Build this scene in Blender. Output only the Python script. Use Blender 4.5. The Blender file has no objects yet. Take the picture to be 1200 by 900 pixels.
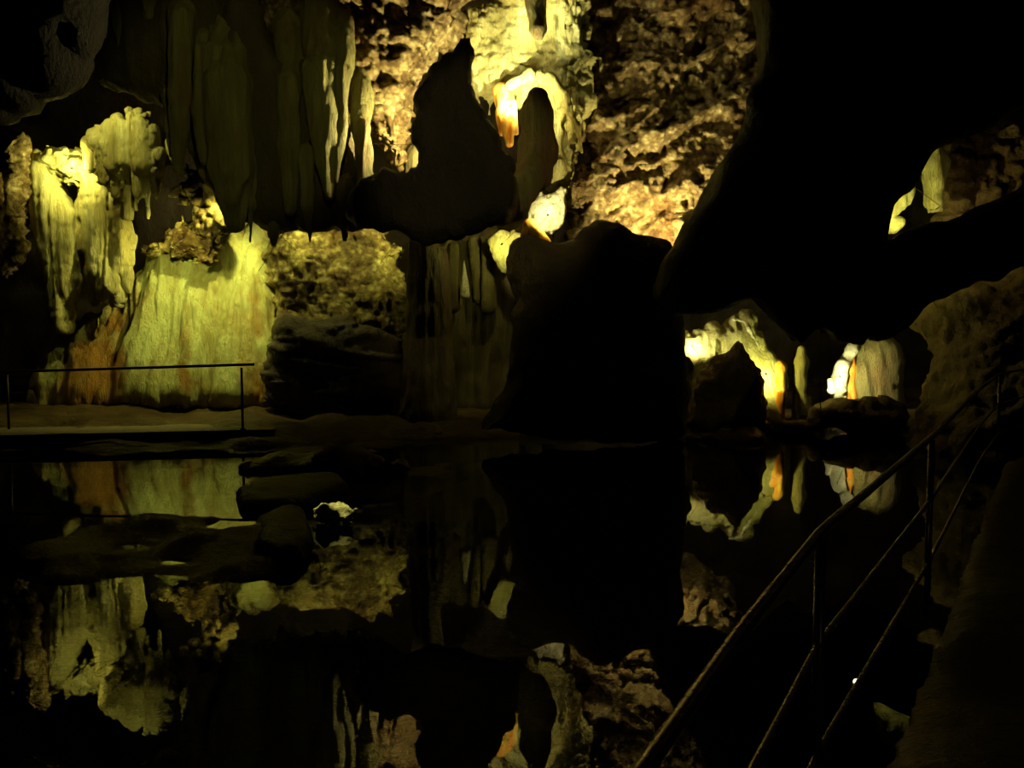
import bpy, math, random
import numpy as np
from mathutils import Vector

C = bpy.context.scene.collection
sc = bpy.context.scene

# ------------------------------------------------------------------ camera, world, exposure
FPX, CAMZ, PITCH = 1100.0, 1.96, math.radians(4.0)
cam = bpy.data.cameras.new('camera')
cam.sensor_width = 36.0
cam.lens = 36.0 * FPX / 1200.0
cam.clip_end = 200
camo = bpy.data.objects.new('camera', cam)
camo.location = (0, 0, CAMZ)
camo.rotation_euler = (math.pi/2 - PITCH, 0, 0)
C.objects.link(camo)
sc.camera = camo
w = bpy.data.worlds.new('cave_dark')
w.use_nodes = True
w.node_tree.nodes['Background'].inputs[0].default_value = (0.30, 0.28, 0.5, 1)
w.node_tree.nodes['Background'].inputs[1].default_value = 0.002
sc.world = w
sc.view_settings.view_transform = 'Standard'
sc.view_settings.look = 'None'
sc.view_settings.exposure = 0.25
sc.view_settings.gamma = 1.0
sc.view_settings.use_curve_mapping = False
sc.cycles.max_bounces = 5
sc.cycles.sample_clamp_indirect = 2.0
sc.cycles.caustics_reflective = False
sc.cycles.caustics_refractive = False
LIGHT = (0.97, 0.92, 0.23)
WARM = (1.0, 0.84, 0.32)
CREAM = (1.0, 0.93, 0.40)
# floodlights: name: (px, py, forward distance, watts, aim px, aim py, aim distance, spread in degrees, colour)
LAMPS = {
 'left_curtain': (84, 197, 16.34, 80, 84, 190, 17.2, 178, LIGHT),
 'tassel':         (92, 84, 15.6, 90, 150, 185, 16.8, 100, LIGHT),
 'flowstone':      (266, 222, 16.45, 270, 205, 420, 17.6, 112, LIGHT),
 'flow_glow':      (201, 290, 16.5, 34, 205, 305, 18.0, 178, LIGHT),
 'flow_right': (352, 250, 16.75, 62, 380, 330, 18.0, 150, LIGHT),
 'flow_corner': (462, 286, 17.0, 26, 455, 288, 18.0, 170, LIGHT),
 'cavity': (508, 168, 15.2, 420, 440, 110, 16.0, 170, WARM),
 'drapery': (604, 114, 15.95, 230, 590, 80, 17.2, 178, CREAM),
 'bright_boulder': (642, 252, 15.72, 75, 644, 240, 16.6, 178, WARM),
 'drapery_fill':    (630, 12, 16.45, 34, 640, 40, 17.2, 178, CREAM),  # added to brighten the upper drapery above the rib's shadow
 'alcove': (588, 286, 16.3, 22, 572, 305, 17.2, 178, LIGHT),
 'right_rock':     (768, 286, 16.7, 420, 790, 170, 17.8, 165, WARM),
 'ridge_left': (811, 405, 16.12, 44, 815, 392, 17.0, 178, CREAM),
 'ridge_right':    (898, 438, 15.75, 44, 895, 425, 16.9, 178, LIGHT),
 'hill': (984, 441, 16.42, 60, 990, 425, 18.0, 178, CREAM),
 'niche':          (1050, 278, 13.5, 50, 1050, 215, 15.0, 165, LIGHT),
 'niche_dim':      (1130, 258, 13.4, 4, 1160, 170, 15.0, 150, WARM),
 'slope_fill': (966, 388, 14.15, 13, 1140, 350, 13.9, 120, LIGHT),  # added lamp, only there to give the slope its dim light
 'fill_left':   (330, -230, 8.5, 130, 290, 120, 15.3, 38, LIGHT),  # added fill above the frame, lifts the stalactite row out of black
 'fill_middle': (540, -240, 8.5, 230, 570, 270, 15.6, 36, WARM),  # added fill out of view, brightens the column and alcove region
 'fill_right':  (760, -240, 9.0, 40, 850, 440, 15.6, 12, LIGHT),  # added fill out of view, makes the boulder before the ridge readable
 'glint_fill': (392, -160, 8.85, 1500, 392, 602, 8.85, 6, LIGHT),  # added spot out of view, makes the pale stone shine
}
BARE = {'left_curtain', 'flow_glow', 'flow_corner', 'drapery', 'bright_boulder', 'alcove', 'ridge_left', 'ridge_right', 'hill'}
BARE = {'left_curtain', 'flow_glow', 'flow_corner', 'drapery', 'bright_boulder', 'alcove', 'ridge_left', 'ridge_right', 'hill'}
BARE = {'left_curtain', 'flow_glow', 'flow_corner', 'drapery', 'bright_boulder', 'alcove', 'ridge_left', 'ridge_right', 'hill'}

# ------------------------------------------------------------------ pixels of the 1200x900 view -> the place
def at(px, py, Y):
    u = (px-600)/FPX; v = (450-py)/FPX
    dy = math.cos(PITCH)+v*math.sin(PITCH); dz = -math.sin(PITCH)+v*math.cos(PITCH)
    s = Y/dy
    return Vector((u*s, Y, CAMZ+dz*s))
def at_z(px, py, z):
    u = (px-600)/FPX; v = (450-py)/FPX
    dy = math.cos(PITCH)+v*math.sin(PITCH); dz = -math.sin(PITCH)+v*math.cos(PITCH)
    s = (z-CAMZ)/dz
    return Vector((u*s, dy*s, z))

# ------------------------------------------------------------------ noise
def _h(i, j, k, seed):
    n = (i*374761393 + j*668265263 + k*2147483647 + seed*1274126177) & 0xFFFFFFFF
    n = ((n ^ (n >> 13)) * 1274126177) & 0xFFFFFFFF
    n = (n ^ (n >> 16)) & 0xFFFFFFFF
    return n.astype(np.float32)/4294967295.0
def vnoise(x, y, z, seed=0):
    xi, yi, zi = np.floor(x).astype(np.int64), np.floor(y).astype(np.int64), np.floor(z).astype(np.int64)
    fx, fy, fz = x-xi, y-yi, z-zi
    fx = fx*fx*(3-2*fx); fy = fy*fy*(3-2*fy); fz = fz*fz*(3-2*fz)
    r = 0
    for a in (0, 1):
        for b in (0, 1):
            for c in (0, 1):
                wt = (fx if a else 1-fx)*(fy if b else 1-fy)*(fz if c else 1-fz)
                r = r + wt*_h(xi+a, yi+b, zi+c, seed)
    return r*2-1
def fbm(x, y, z, seed=0, oct=3):
    r = 0; a = 1.0; f = 1.0
    for o in range(oct):
        r = r + a*vnoise(x*f+o*7.3, y*f+o*3.1, z*f+o*5.7, seed+o); a *= .5; f *= 2.03
    return r
def ridge(x, y, z, seed=0):
    return 1-2*np.abs(vnoise(x, y, z, seed))

# displacement styles, metres along the normal
def d_flow(p, s):
    x, y, z = p.T
    wx = x + .25*vnoise(x*.9, y*.9, z*.5, s+9)
    return .13*fbm(x*.8, y*.8, z*.35, s, 2) + .075*ridge(wx*2.4, y*1.2, z*.22, s+3) \
         + .035*ridge(wx*6.5, y*3, z*.5, s+4) + .012*vnoise(x*16, y*10, z*2.5, s+5)
def d_drape(p, s):
    x, y, z = p.T
    return .09*fbm(x*1.3, y*1.3, z*.8, s, 2) + .075*ridge(x*3.6+.6*vnoise(x, y, z*.8, s), y*3, z*.3, s+3) + .03*np.abs(vnoise(x*8, y*8, z*6, s+8)) \
         + .03*ridge(x*11, y*6, z*.4, s+4) + .012*vnoise(x*20, y*14, z*2, s+5)
def d_coral(p, s):
    x, y, z = p.T
    return .22*fbm(x*1.0, y*1.0, z*1.0, s, 2) + .20*np.abs(vnoise(x*2.6, y*2.6, z*2.6, s+3)) \
         + .17*np.abs(vnoise(x*5.7, y*5.7, z*5.7, s+4)) + .10*np.abs(vnoise(x*11, y*11, z*11, s+5)) - .2
def d_strata(p, s):
    x, y, z = p.T
    a = z*.82 - x*.57; b = x*.82 + z*.57
    return .20*fbm(x*.9, y*.9, z*.9, s, 2) + .17*ridge(b*1.0, y*1.5, a*2.4, s+2) + .09*ridge(b*2.4, y*3, a*5.5, s+6) \
         + .16*np.abs(vnoise(x*5.5, y*5.5, z*5.5, s+3)) + .11*np.abs(vnoise(x*11, y*11, z*11, s+5)) - .15
def d_rough(p, s):
    x, y, z = p.T
    return .28*fbm(x*.6, y*.6, z*.6, s, 3) + .06*ridge(x*2.6, y*2.6, z*2.0, s+7) + .025*vnoise(x*9, y*9, z*9, s+8)
def d_hang(p, s):
    x, y, z = p.T
    return .18*fbm(x*.7, y*.7, z*.4, s, 2) + .12*ridge(x*1.9, y*1.4, z*.22, s+7) + .05*ridge(x*5, y*4, z*.5, s+8) + .02*vnoise(x*12, y*12, z*5, s+2)
def d_stone(p, s):
    x, y, z = p.T
    return .07*fbm(x*1.8, y*1.8, z*1.8, s, 3) + .02*ridge(x*7, y*7, z*7, s+7)
def d_column(p, s):
    x, y, z = p.T
    return .04*fbm(x*2, y*2, z*.8, s, 2) + .03*ridge(x*7, y*7, z*.5, s+3) + .012*vnoise(x*18, y*18, z*5, s+5)
def d_crag(p, s):
    x, y, z = p.T
    return .8*d_drape(p, s) + .55*d_coral(p, s+3)
def d_layers(p, s):
    x, y, z = p.T
    return .10*fbm(x*.9, y*.9, z*.9, s, 2) + .12*ridge(x*.9, y*1.2, z*4.2+.4*x, s+2) + .06*ridge(x*2, y*3, z*9, s+6) + .05*np.abs(vnoise(x*7, y*7, z*9, s+5))
STYLE = dict(crag=d_crag, layers=d_layers, flow=d_flow, drape=d_drape, coral=d_coral, strata=d_strata, rough=d_rough, hang=d_hang, stone=d_stone, column=d_column)

# ------------------------------------------------------------------ surface nets on a grid
def surface_nets(F, o, h):
    S = F < 0
    nx, ny, nz = F.shape
    occ = np.zeros((nx-1, ny-1, nz-1), np.int8)
    for a in (0, 1):
        for b in (0, 1):
            for c in (0, 1):
                occ += S[a:nx-1+a, b:ny-1+b, c:nz-1+c]
    mask = (occ > 0) & (occ < 8)
    idx = np.full(mask.shape, -1, np.int64)
    cells = np.argwhere(mask)
    idx[mask] = np.arange(len(cells))
    acc = np.zeros((len(cells), 3)); cnt = np.zeros(len(cells))
    ci, cj, ck = cells.T
    corners = [(a, b, c) for a in (0, 1) for b in (0, 1) for c in (0, 1)]
    for (a, b, c) in corners:
        for ax in range(3):
            if (a, b, c)[ax]: continue
            q = [a, b, c]; q[ax] = 1
            f0 = F[ci+a, cj+b, ck+c]; f1 = F[ci+q[0], cj+q[1], ck+q[2]]
            m = (f0 < 0) != (f1 < 0)
            t = np.where(m, f0/np.where(m, f0-f1, 1), 0)
            p = np.zeros((len(cells), 3)); p[:, 0] = a; p[:, 1] = b; p[:, 2] = c
            p[:, ax] += t
            acc += p*m[:, None]; cnt += m
    v = (cells + acc/np.maximum(cnt, 1)[:, None])*h + o
    quads = []
    for ax in range(3):
        b1, b2 = [(1, 2), (2, 0), (0, 1)][ax]
        sl0 = [slice(None)]*3; sl1 = [slice(None)]*3
        sl0[ax] = slice(0, -1); sl1[ax] = slice(1, None)
        s0 = S[tuple(sl0)]; s1 = S[tuple(sl1)]
        e = np.argwhere(s0 != s1)
        e = e[(e[:, b1] > 0) & (e[:, b2] > 0) & (e[:, b1] < F.shape[b1]-1) & (e[:, b2] < F.shape[b2]-1)]
        if not len(e): continue
        st = s0[tuple(e.T)]
        d1 = np.zeros(3, int); d1[b1] = 1; d2 = np.zeros(3, int); d2[b2] = 1
        q = np.stack([idx[tuple((e-d1-d2).T)], idx[tuple((e-d2).T)], idx[tuple(e.T)], idx[tuple((e-d1).T)]], 1)
        q[~st] = q[~st][:, ::-1]
        quads.append(q)
    q = np.concatenate(quads)
    return v, q[(q >= 0).all(1)]

def v_normals(v, q):
    n = np.cross(v[q[:, 2]]-v[q[:, 0]], v[q[:, 3]]-v[q[:, 1]])
    N = np.zeros_like(v)
    for k in range(4): np.add.at(N, q[:, k], n)
    return N/np.maximum(np.linalg.norm(N, axis=1), 1e-9)[:, None]

def mesh_obj(name, v, f, mat, base=None, parent=None, smooth=True):
    if base is None:
        base = np.array([(v[:, 0].min()+v[:, 0].max())/2, (v[:, 1].min()+v[:, 1].max())/2, v[:, 2].min()])
    me = bpy.data.meshes.new(name)
    vv = (v-base).astype(np.float32)
    if isinstance(f, np.ndarray):
        me.vertices.add(len(vv)); me.vertices.foreach_set('co', vv.ravel())
        me.loops.add(f.size); me.loops.foreach_set('vertex_index', f.astype(np.int32).ravel())
        me.polygons.add(len(f))
        me.polygons.foreach_set('loop_start', np.arange(len(f), dtype=np.int32)*f.shape[1])
        me.update(calc_edges=True); me.validate()
    else:
        me.from_pydata([tuple(p) for p in vv], [], f)
    me.polygons.foreach_set('use_smooth', [smooth]*len(me.polygons))
    me.materials.append(mat)
    o = bpy.data.objects.new(name, me)
    C.objects.link(o)
    if parent is not None:
        o.parent = parent
        o.location = Vector(base)-parent.location
    else:
        o.location = base
    return o

def tag(o, label=None, cat=None, group=None, kind=None):
    if label: o['label'] = label
    if cat: o['category'] = cat
    if group: o['group'] = group
    if kind: o['kind'] = kind
    return o

def sd_poly(X, Z, pts):
    d = np.full(X.shape, 1e9); s = np.ones(X.shape, bool)
    n = len(pts)
    for i in range(n):
        ax, az = pts[i]; bx, bz = pts[(i+1) % n]
        ex, ez = bx-ax, bz-az
        wx, wz = X-ax, Z-az
        t = np.clip((wx*ex+wz*ez)/max(ex*ex+ez*ez, 1e-9), 0, 1)
        d = np.minimum(d, (wx-t*ex)**2+(wz-t*ez)**2)
        c = ((az > Z) != (bz > Z))
        if abs(ez) > 1e-9:
            c &= X < (ex*(Z-az)/ez+ax)
        s ^= c
    d = np.sqrt(d)
    return np.where(s, d, -d)     # s True = outside

def smin(a, b, k):
    h = np.clip(.5+.5*(b-a)/k, 0, 1)
    return b*(1-h)+a*h-k*h*(1-h)

def sd_cone(X, Y, Z, a, b, ra, rb):
    a = np.array(a); b = np.array(b); ab = b-a
    t = np.clip(((X-a[0])*ab[0]+(Y-a[1])*ab[1]+(Z-a[2])*ab[2])/max(ab@ab, 1e-9), 0, 1)
    return np.sqrt((X-a[0]-t*ab[0])**2+(Y-a[1]-t*ab[1])**2+(Z-a[2]-t*ab[2])**2)-(ra+(rb-ra)*t)

MICRO = .35
def form(name, Y, T, outline=(), style='rough', mat=None, cell=.06, r=None, warp=(.05, 3.0), cones=(), lean=(0, 0, 0, 0),
         seed=1, amp=1.0, k=.08, label=None, cat=None, group=None, kind=None, parent=None, holes=(), taper=.25, fringe=None):
    """A closed body of rock. outline: its silhouette (pixels) standing at forward distance Y, half thickness T, edges rounded by r.
    cones: (px0,py0,r0,px1,py1,r1,dY). lean: (d/dx, d/dz, x0px, y0px) tilts the middle plane. holes: outlines cut right through."""
    pts = [(at(px, py, Y).x, at(px, py, Y).z) for px, py in outline]
    hp = [[(at(px, py, Y).x, at(px, py, Y).z) for px, py in h] for h in holes]
    cs = [(at(c[0], c[1], Y+c[6]), at(c[3], c[4], Y+(c[7] if len(c) > 7 else c[6])), c[2], c[5]) for c in cones]
    if fringe:
        rnd = random.Random(seed*7+1); step, lmin, lmax, rad = fringe
        area = sum(pts[i][0]*pts[(i+1) % len(pts)][1]-pts[(i+1) % len(pts)][0]*pts[i][1] for i in range(len(pts)))
        for i in range(len(pts)):
            (ax, az), (bx, bz) = pts[i], pts[(i+1) % len(pts)]
            if area > 0: down = (bx-ax) > .35*abs(bz-az)*1
            else: down = (ax-bx) > .35*abs(bz-az)*1
            if not down: continue
            L_ = math.hypot(bx-ax, bz-az)
            for k_ in range(max(1, int(L_/step))):
                t_ = (k_+rnd.random())/max(1, int(L_/step)); x_ = ax+(bx-ax)*t_; z_ = az+(bz-az)*t_
                yy = Y+rnd.uniform(-.6, .2)*T; ll = rnd.uniform(lmin, lmax)*(1 if rnd.random() < .75 else 1.5); rr_ = rad*rnd.uniform(.6, 1.2)
                cs.append((Vector((x_, yy, z_+.06)), Vector((x_+rnd.uniform(-.01, .01), yy, z_-ll)), rr_, .012))
    r = r if r is not None else T*.7
    A = []
    for (x, z) in pts: A.append((x, Y-T, z)); A.append((x, Y+T, z))
    if pts and (lean[0] or lean[1]):
        c0 = at(lean[2], lean[3], Y)
        for (x, z) in pts:
            dy = lean[0]*(x-c0.x)+lean[1]*(z-c0.z)
            A.append((x, Y-T+dy, z)); A.append((x, Y+T+dy, z))
    for a, b, ra, rb in cs:
        for p, q in ((a, ra), (b, rb)):
            A.append((p.x-q, p.y-q, p.z-q)); A.append((p.x+q, p.y+q, p.z+q))
    A = np.array(A)
    lo = A.min(0)-3*cell-warp[0]*1.5; hi = A.max(0)+3*cell+warp[0]*1.5
    n = np.ceil((hi-lo)/cell).astype(int)+1
    gx = lo[0]+np.arange(n[0])*cell; gy = lo[1]+np.arange(n[1])*cell; gz = lo[2]+np.arange(n[2])*cell
    F = np.full(tuple(n), 1e3, np.float32)
    if pts:
        X2, Z2 = np.meshgrid(gx, gz, indexing='ij')
        zz = np.zeros_like(X2)
        wx = warp[0]*fbm(X2*warp[1], zz+seed, Z2*warp[1], seed+20, 3); wz = warp[0]*fbm(X2*warp[1], zz+seed+31, Z2*warp[1], seed+40, 3)
        d2 = sd_poly(X2+wx, Z2+wz, pts)
        for h in hp: d2 = np.maximum(d2, -sd_poly(X2+wx, Z2+wz, h))
        c0 = at(lean[2], lean[3], Y) if (lean[0] or lean[1]) else Vector((0, 0, 0))
        y0 = Y + lean[0]*(X2-c0.x)+lean[1]*(Z2-c0.z)
        dyy = gy[None, :, None]-y0[:, None, :]
        a = d2[:, None, :]+r+taper*np.maximum(dyy+T*.5, 0)
        b = np.abs(dyy)-T+r
        F = (np.minimum(np.maximum(a, b), 0)+np.sqrt(np.maximum(a, 0)**2+np.maximum(b, 0)**2)-r).astype(np.float32)
    if cs:
        for a, b, ra, rb in cs:
            m = max(ra, rb)+3*cell+k
            sl = []
            for ax, g in enumerate((gx, gy, gz)):
                i0 = max(0, int((min(a[ax], b[ax])-m-lo[ax])/cell)); i1 = min(n[ax], int((max(a[ax], b[ax])+m-lo[ax])/cell)+2)
                sl.append(slice(i0, i1))
            X, YY, Z = np.meshgrid(gx[sl[0]], gy[sl[1]], gz[sl[2]], indexing='ij')
            f = sd_cone(X, YY, Z, a, b, ra, rb)
            F[tuple(sl)] = smin(F[tuple(sl)], f, k) if pts or len(cs) > 1 else np.minimum(F[tuple(sl)], f)
    v, q = surface_nets(F, lo, cell)
    N = v_normals(v, q)
    v = v + N*(amp*STYLE[style](v, seed*13+5) + MICRO*cell*vnoise(v[:, 0]*.42/cell, v[:, 1]*.42/cell, v[:, 2]*(.42 if style in ('coral', 'strata', 'crag') else .2)/cell, seed+77))[:, None]
    o = mesh_obj(name, v, q, mat, parent=parent)
    return tag(o, label, cat, group, kind)

# ------------------------------------------------------------------ materials
def new_mat(name):
    m = bpy.data.materials.new(name); m.use_nodes = True
    nt = m.node_tree
    return m, nt, nt.nodes['Principled BSDF']
def noise_node(nt, scale, vec_scale=(1, 1, 1), detail=5, rough=.6, dist=0.0):
    tc = nt.nodes.new('ShaderNodeNewGeometry'); mp = nt.nodes.new('ShaderNodeMapping'); n = nt.nodes.new('ShaderNodeTexNoise')
    mp.inputs['Scale'].default_value = vec_scale
    nt.links.new(tc.outputs['Position'], mp.inputs['Vector']); nt.links.new(mp.outputs[0], n.inputs['Vector'])
    n.inputs['Scale'].default_value = scale; n.inputs['Detail'].default_value = detail
    n.inputs['Roughness'].default_value = rough; n.inputs['Distortion'].default_value = dist
    return n
def ramp(nt, src, stops):
    r = nt.nodes.new('ShaderNodeValToRGB')
    e = r.color_ramp.elements
    e[0].position, e[0].color = stops[0][0], (*stops[0][1], 1)
    e[1].position, e[1].color = stops[-1][0], (*stops[-1][1], 1)
    for p, c in stops[1:-1]:
        x = e.new(p); x.color = (*c, 1)
    nt.links.new(src, r.inputs[0])
    return r
def mixc(nt, fac, a, b, mode='MIX'):
    m = nt.nodes.new('ShaderNodeMix'); m.data_type = 'RGBA'; m.blend_type = mode
    if isinstance(fac, float): m.inputs[0].default_value = fac
    else: nt.links.new(fac, m.inputs[0])
    for s, i in ((a, 6), (b, 7)):
        if isinstance(s, tuple): m.inputs[i].default_value = (*s, 1)
        else: nt.links.new(s, m.inputs[i])
    return m.outputs[2]
def bump(nt, bs, pairs, strength=.6, dist=.03):
    prev = None
    for src, st, di in pairs:
        b = nt.nodes.new('ShaderNodeBump'); b.inputs['Strength'].default_value = st; b.inputs['Distance'].default_value = di
        nt.links.new(src, b.inputs['Height'])
        if prev: nt.links.new(prev, b.inputs['Normal'])
        prev = b.outputs[0]
    nt.links.new(prev, bs.inputs['Normal'])
def voronoi(nt, scale, vec_scale=(1, 1, 1)):
    tc = nt.nodes.new('ShaderNodeNewGeometry'); mp = nt.nodes.new('ShaderNodeMapping'); n = nt.nodes.new('ShaderNodeTexVoronoi')
    mp.inputs['Scale'].default_value = vec_scale
    nt.links.new(tc.outputs['Position'], mp.inputs['Vector']); nt.links.new(mp.outputs[0], n.inputs['Vector'])
    n.inputs['Scale'].default_value = scale
    return n
def rock_mat(name, stops, patch, vscale=(1, 1, 1), scale=2.0, rough=.55, b1=(.7, .05), b2=(.6, .02), pits=None, pscale=.6):
    m, nt, bs = new_mat(name)
    n1 = noise_node(nt, scale, vscale, 7, .65, .3)
    col = ramp(nt, n1.outputs[0], stops).outputs[0]
    n2 = noise_node(nt, pscale, (1, 1, .6), 4, .6, .5)
    fac = ramp(nt, n2.outputs[0], [(.50, (0, 0, 0)), (.64, (1, 1, 1))]).outputs[0]
    col = mixc(nt, fac, col, patch)
    pairs = [(n1.outputs[0], b1[0], b1[1])]
    if pits:
        v = voronoi(nt, pits)
        pf = ramp(nt, v.outputs['Distance'], [(.15, (1, 1, 1)), (.62, (.28, .2, .12))]).outputs[0]
        n4 = noise_node(nt, pits*.35, (1, 1, 1), 4, .7)
        pf2 = ramp(nt, n4.outputs[0], [(.40, (.25, .17, .09)), (.56, (1, 1, 1))]).outputs[0]
        col = mixc(nt, .75, col, pf, 'MULTIPLY')
        col = mixc(nt, .8, col, pf2, 'MULTIPLY')
        pairs.append((v.outputs['Distance'], -.9, .04))
    n3 = noise_node(nt, scale*5, tuple(a if a >= .5 else a*2 for a in vscale), 6, .7)
    pairs.append((n3.outputs[0], 1.0, .10))
    n5 = noise_node(nt, 22, tuple(a if a >= .5 else .35 for a in vscale), 5, .7)
    pairs.append((n5.outputs[0], .9, .035))
    nt.links.new(col, bs.inputs['Base Color'])
    bs.inputs['Roughness'].default_value = rough
    bs.inputs['Specular IOR Level'].default_value = .35
    bump(nt, bs, pairs)
    return m
M_FLOW = rock_mat('cream_flowstone', [(.28, (.30, .22, .06)), (.45, (.50, .48, .17)), (.62, (.66, .72, .30))], (.40, .20, .03), (1.6, 1.6, .16), 2.2, pscale=.75)
M_DRAPE = rock_mat('calcite_drapery', [(.3, (.38, .30, .10)), (.5, (.62, .57, .24)), (.7, (.82, .80, .46))], (.50, .40, .12), (2.2, 2.2, .14), 2.6)
M_CORAL = rock_mat('cave_coral_crust', [(.3, (.30, .20, .09)), (.5, (.58, .46, .22)), (.68, (.85, .74, .46))], (.34, .21, .08), (1, 1, 1), 3.0, pits=9)
M_LIME = rock_mat('brown_limestone', [(.3, (.16, .10, .05)), (.55, (.27, .19, .09)), (.75, (.40, .30, .15))], (.18, .10, .05), (1, 1, .8), 1.6)
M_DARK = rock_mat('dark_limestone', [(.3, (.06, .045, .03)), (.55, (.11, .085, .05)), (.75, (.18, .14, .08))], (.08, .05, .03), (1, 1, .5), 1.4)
M_OLIVE = rock_mat('olive_stalactite', [(.3, (.20, .17, .07)), (.55, (.34, .32, .13)), (.75, (.46, .44, .20))], (.28, .17, .07), (2.5, 2.5, .2), 2.4)
M_SHADED = rock_mat('shade_darkened_limestone', [(.3, (.015, .012, .009)), (.55, (.03, .024, .016)), (.75, (.05, .04, .025))], (.02, .015, .01), (1, 1, .5), 1.4)  # darker limestone copy: lack of light on the overhangs put into the colour
M_COLUMN = rock_mat('dull_column_calcite', [(.3, (.12, .09, .035)), (.55, (.20, .17, .065)), (.75, (.30, .27, .11))], (.10, .06, .025), (2.5, 2.5, .2), 2.4)
M_YCORAL = rock_mat('yellow_coral_crust', [(.3, (.26, .20, .06)), (.5, (.50, .44, .15)), (.68, (.74, .70, .28))], (.30, .20, .05), (1, 1, 1), 3.0, pits=9)
M_SHORE = rock_mat('wet_shore_rock', [(.3, (.05, .03, .01)), (.55, (.10, .065, .022)), (.75, (.17, .12, .045))], (.06, .035, .012), (.8, 1, 1), 1.2, rough=.35)
M_PALE = rock_mat('pale_calcite', [(.3, (.75, .70, .50)), (.6, (.9, .88, .72))], (.8, .68, .42), (1, 1, 1), 5)
m, nt, bs = new_mat('orange_translucent_calcite'); M_ORANGE = m
n = noise_node(nt, 4, (3, 3, .3)); c = ramp(nt, n.outputs[0], [(.35, (.62, .20, .02)), (.65, (1, .62, .14))])
nt.links.new(c.outputs[0], bs.inputs['Base Color']); bs.inputs['Roughness'].default_value = .4
bs.inputs['Subsurface Weight'].default_value = .6; bs.inputs['Subsurface Radius'].default_value = (.12, .05, .01)
bump(nt, bs, [(n.outputs[0], .5, .02)])
m, nt, bs = new_mat('brushed_steel'); M_STEEL = m
bs.inputs['Base Color'].default_value = (.42, .40, .36, 1); bs.inputs['Metallic'].default_value = 1
n = noise_node(nt, 60, (1, 1, 1)); rr = ramp(nt, n.outputs[0], [(.3, (.22, .22, .22)), (.7, (.38, .38, .38))]); nt.links.new(rr.outputs[0], bs.inputs['Roughness'])
m, nt, bs = new_mat('dark_painted_iron'); M_IRON = m
n = noise_node(nt, 30); rr = ramp(nt, n.outputs[0], [(.3, (.03, .02, .015)), (.7, (.07, .045, .03))]); nt.links.new(rr.outputs[0], bs.inputs['Base Color'])
bs.inputs['Roughness'].default_value = .5; bs.inputs['Metallic'].default_value = .6
m, nt, bs = new_mat('poured_concrete'); M_CONC = m
n = noise_node(nt, 2.5, (1, 1, 1), 8, .7); rr = ramp(nt, n.outputs[0], [(.3, (.11, .085, .05)), (.7, (.20, .16, .10))]); nt.links.new(rr.outputs[0], bs.inputs['Base Color'])
bs.inputs['Roughness'].default_value = .7; bump(nt, bs, [(n.outputs[0], .4, .02)])
m, nt, bs = new_mat('still_lake_water'); M_WATER = m
bs.inputs['Base Color'].default_value = (.55, .62, .40, 1); bs.inputs['Transmission Weight'].default_value = 1.0
bs.inputs['IOR'].default_value = 1.333; bs.inputs['Roughness'].default_value = 0.0
n = noise_node(nt, 3.0, (1, .6, 1), 2, .5); bump(nt, bs, [(n.outputs[0], .06, .01)])
m, nt, bs = new_mat('lamp_glass'); M_LENS = m
bs.inputs['Emission Color'].default_value = (1, .85, .5, 1); bs.inputs['Emission Strength'].default_value = 1.2
n = noise_node(nt, 40); bump(nt, bs, [(n.outputs[0], .1, .002)])
m, nt, bs = new_mat('glowing_globe'); M_GLOBE = m
bs.inputs['Emission Color'].default_value = (1, .9, .6, 1); bs.inputs['Emission Strength'].default_value = 4.0
n = noise_node(nt, 40); bump(nt, bs, [(n.outputs[0], .1, .002)])
m, nt, bs = new_mat('white_reflector'); M_REFL = m
n = noise_node(nt, 20); rr = ramp(nt, n.outputs[0], [(.3, (.75, .75, .7)), (.7, (.85, .85, .8))]); nt.links.new(rr.outputs[0], bs.inputs['Base Color'])

# ------------------------------------------------------------------ small builders
def box(a, b, bev=.0):
    x0, y0, z0 = a; x1, y1, z1 = b
    v = [(x0, y0, z0), (x1, y0, z0), (x1, y1, z0), (x0, y1, z0), (x0, y0, z1), (x1, y0, z1), (x1, y1, z1), (x0, y1, z1)]
    f = [(0, 3, 2, 1), (4, 5, 6, 7), (0, 1, 5, 4), (1, 2, 6, 5), (2, 3, 7, 6), (3, 0, 4, 7)]
    return v, f
def tube(pts, r, n=14, cap=True):
    pts = [Vector(p) for p in pts]
    V, Fc = [], []
    rs = r if isinstance(r, (list, tuple)) else [r]*len(pts)
    t0 = (pts[1]-pts[0]).normalized()
    up = Vector((0, 0, 1)) if abs(t0.z) < .9 else Vector((1, 0, 0))
    x = t0.cross(up).normalized()
    for i, p in enumerate(pts):
        ta = (pts[min(i+1, len(pts)-1)]-pts[max(i-1, 0)]).normalized()
        x = (x-ta*x.dot(ta)).normalized(); y = ta.cross(x)
        for j in range(n):
            a = 2*math.pi*j/n
            V.append(p+(x*math.cos(a)+y*math.sin(a))*rs[i])
    for i in range(len(pts)-1):
        for j in range(n):
            k = (j+1) % n
            Fc.append((i*n+j, i*n+k, (i+1)*n+k, (i+1)*n+j))
    if cap:
        Fc.append(tuple(range(n))[::-1]); Fc.append(tuple((len(pts)-1)*n+j for j in range(n)))
    return V, Fc
def smooth_path(pts, sub=8):
    pts = [Vector(p) for p in pts]; out = []
    for i in range(len(pts)-1):
        p0 = pts[max(i-1, 0)]; p1 = pts[i]; p2 = pts[i+1]; p3 = pts[min(i+2, len(pts)-1)]
        for s in range(sub):
            t = s/sub
            out.append(.5*((2*p1)+(p2-p0)*t+(2*p0-5*p1+4*p2-p3)*t*t+(-p0+3*p1-3*p2+p3)*t**3))
    out.append(pts[-1]); return out
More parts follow.
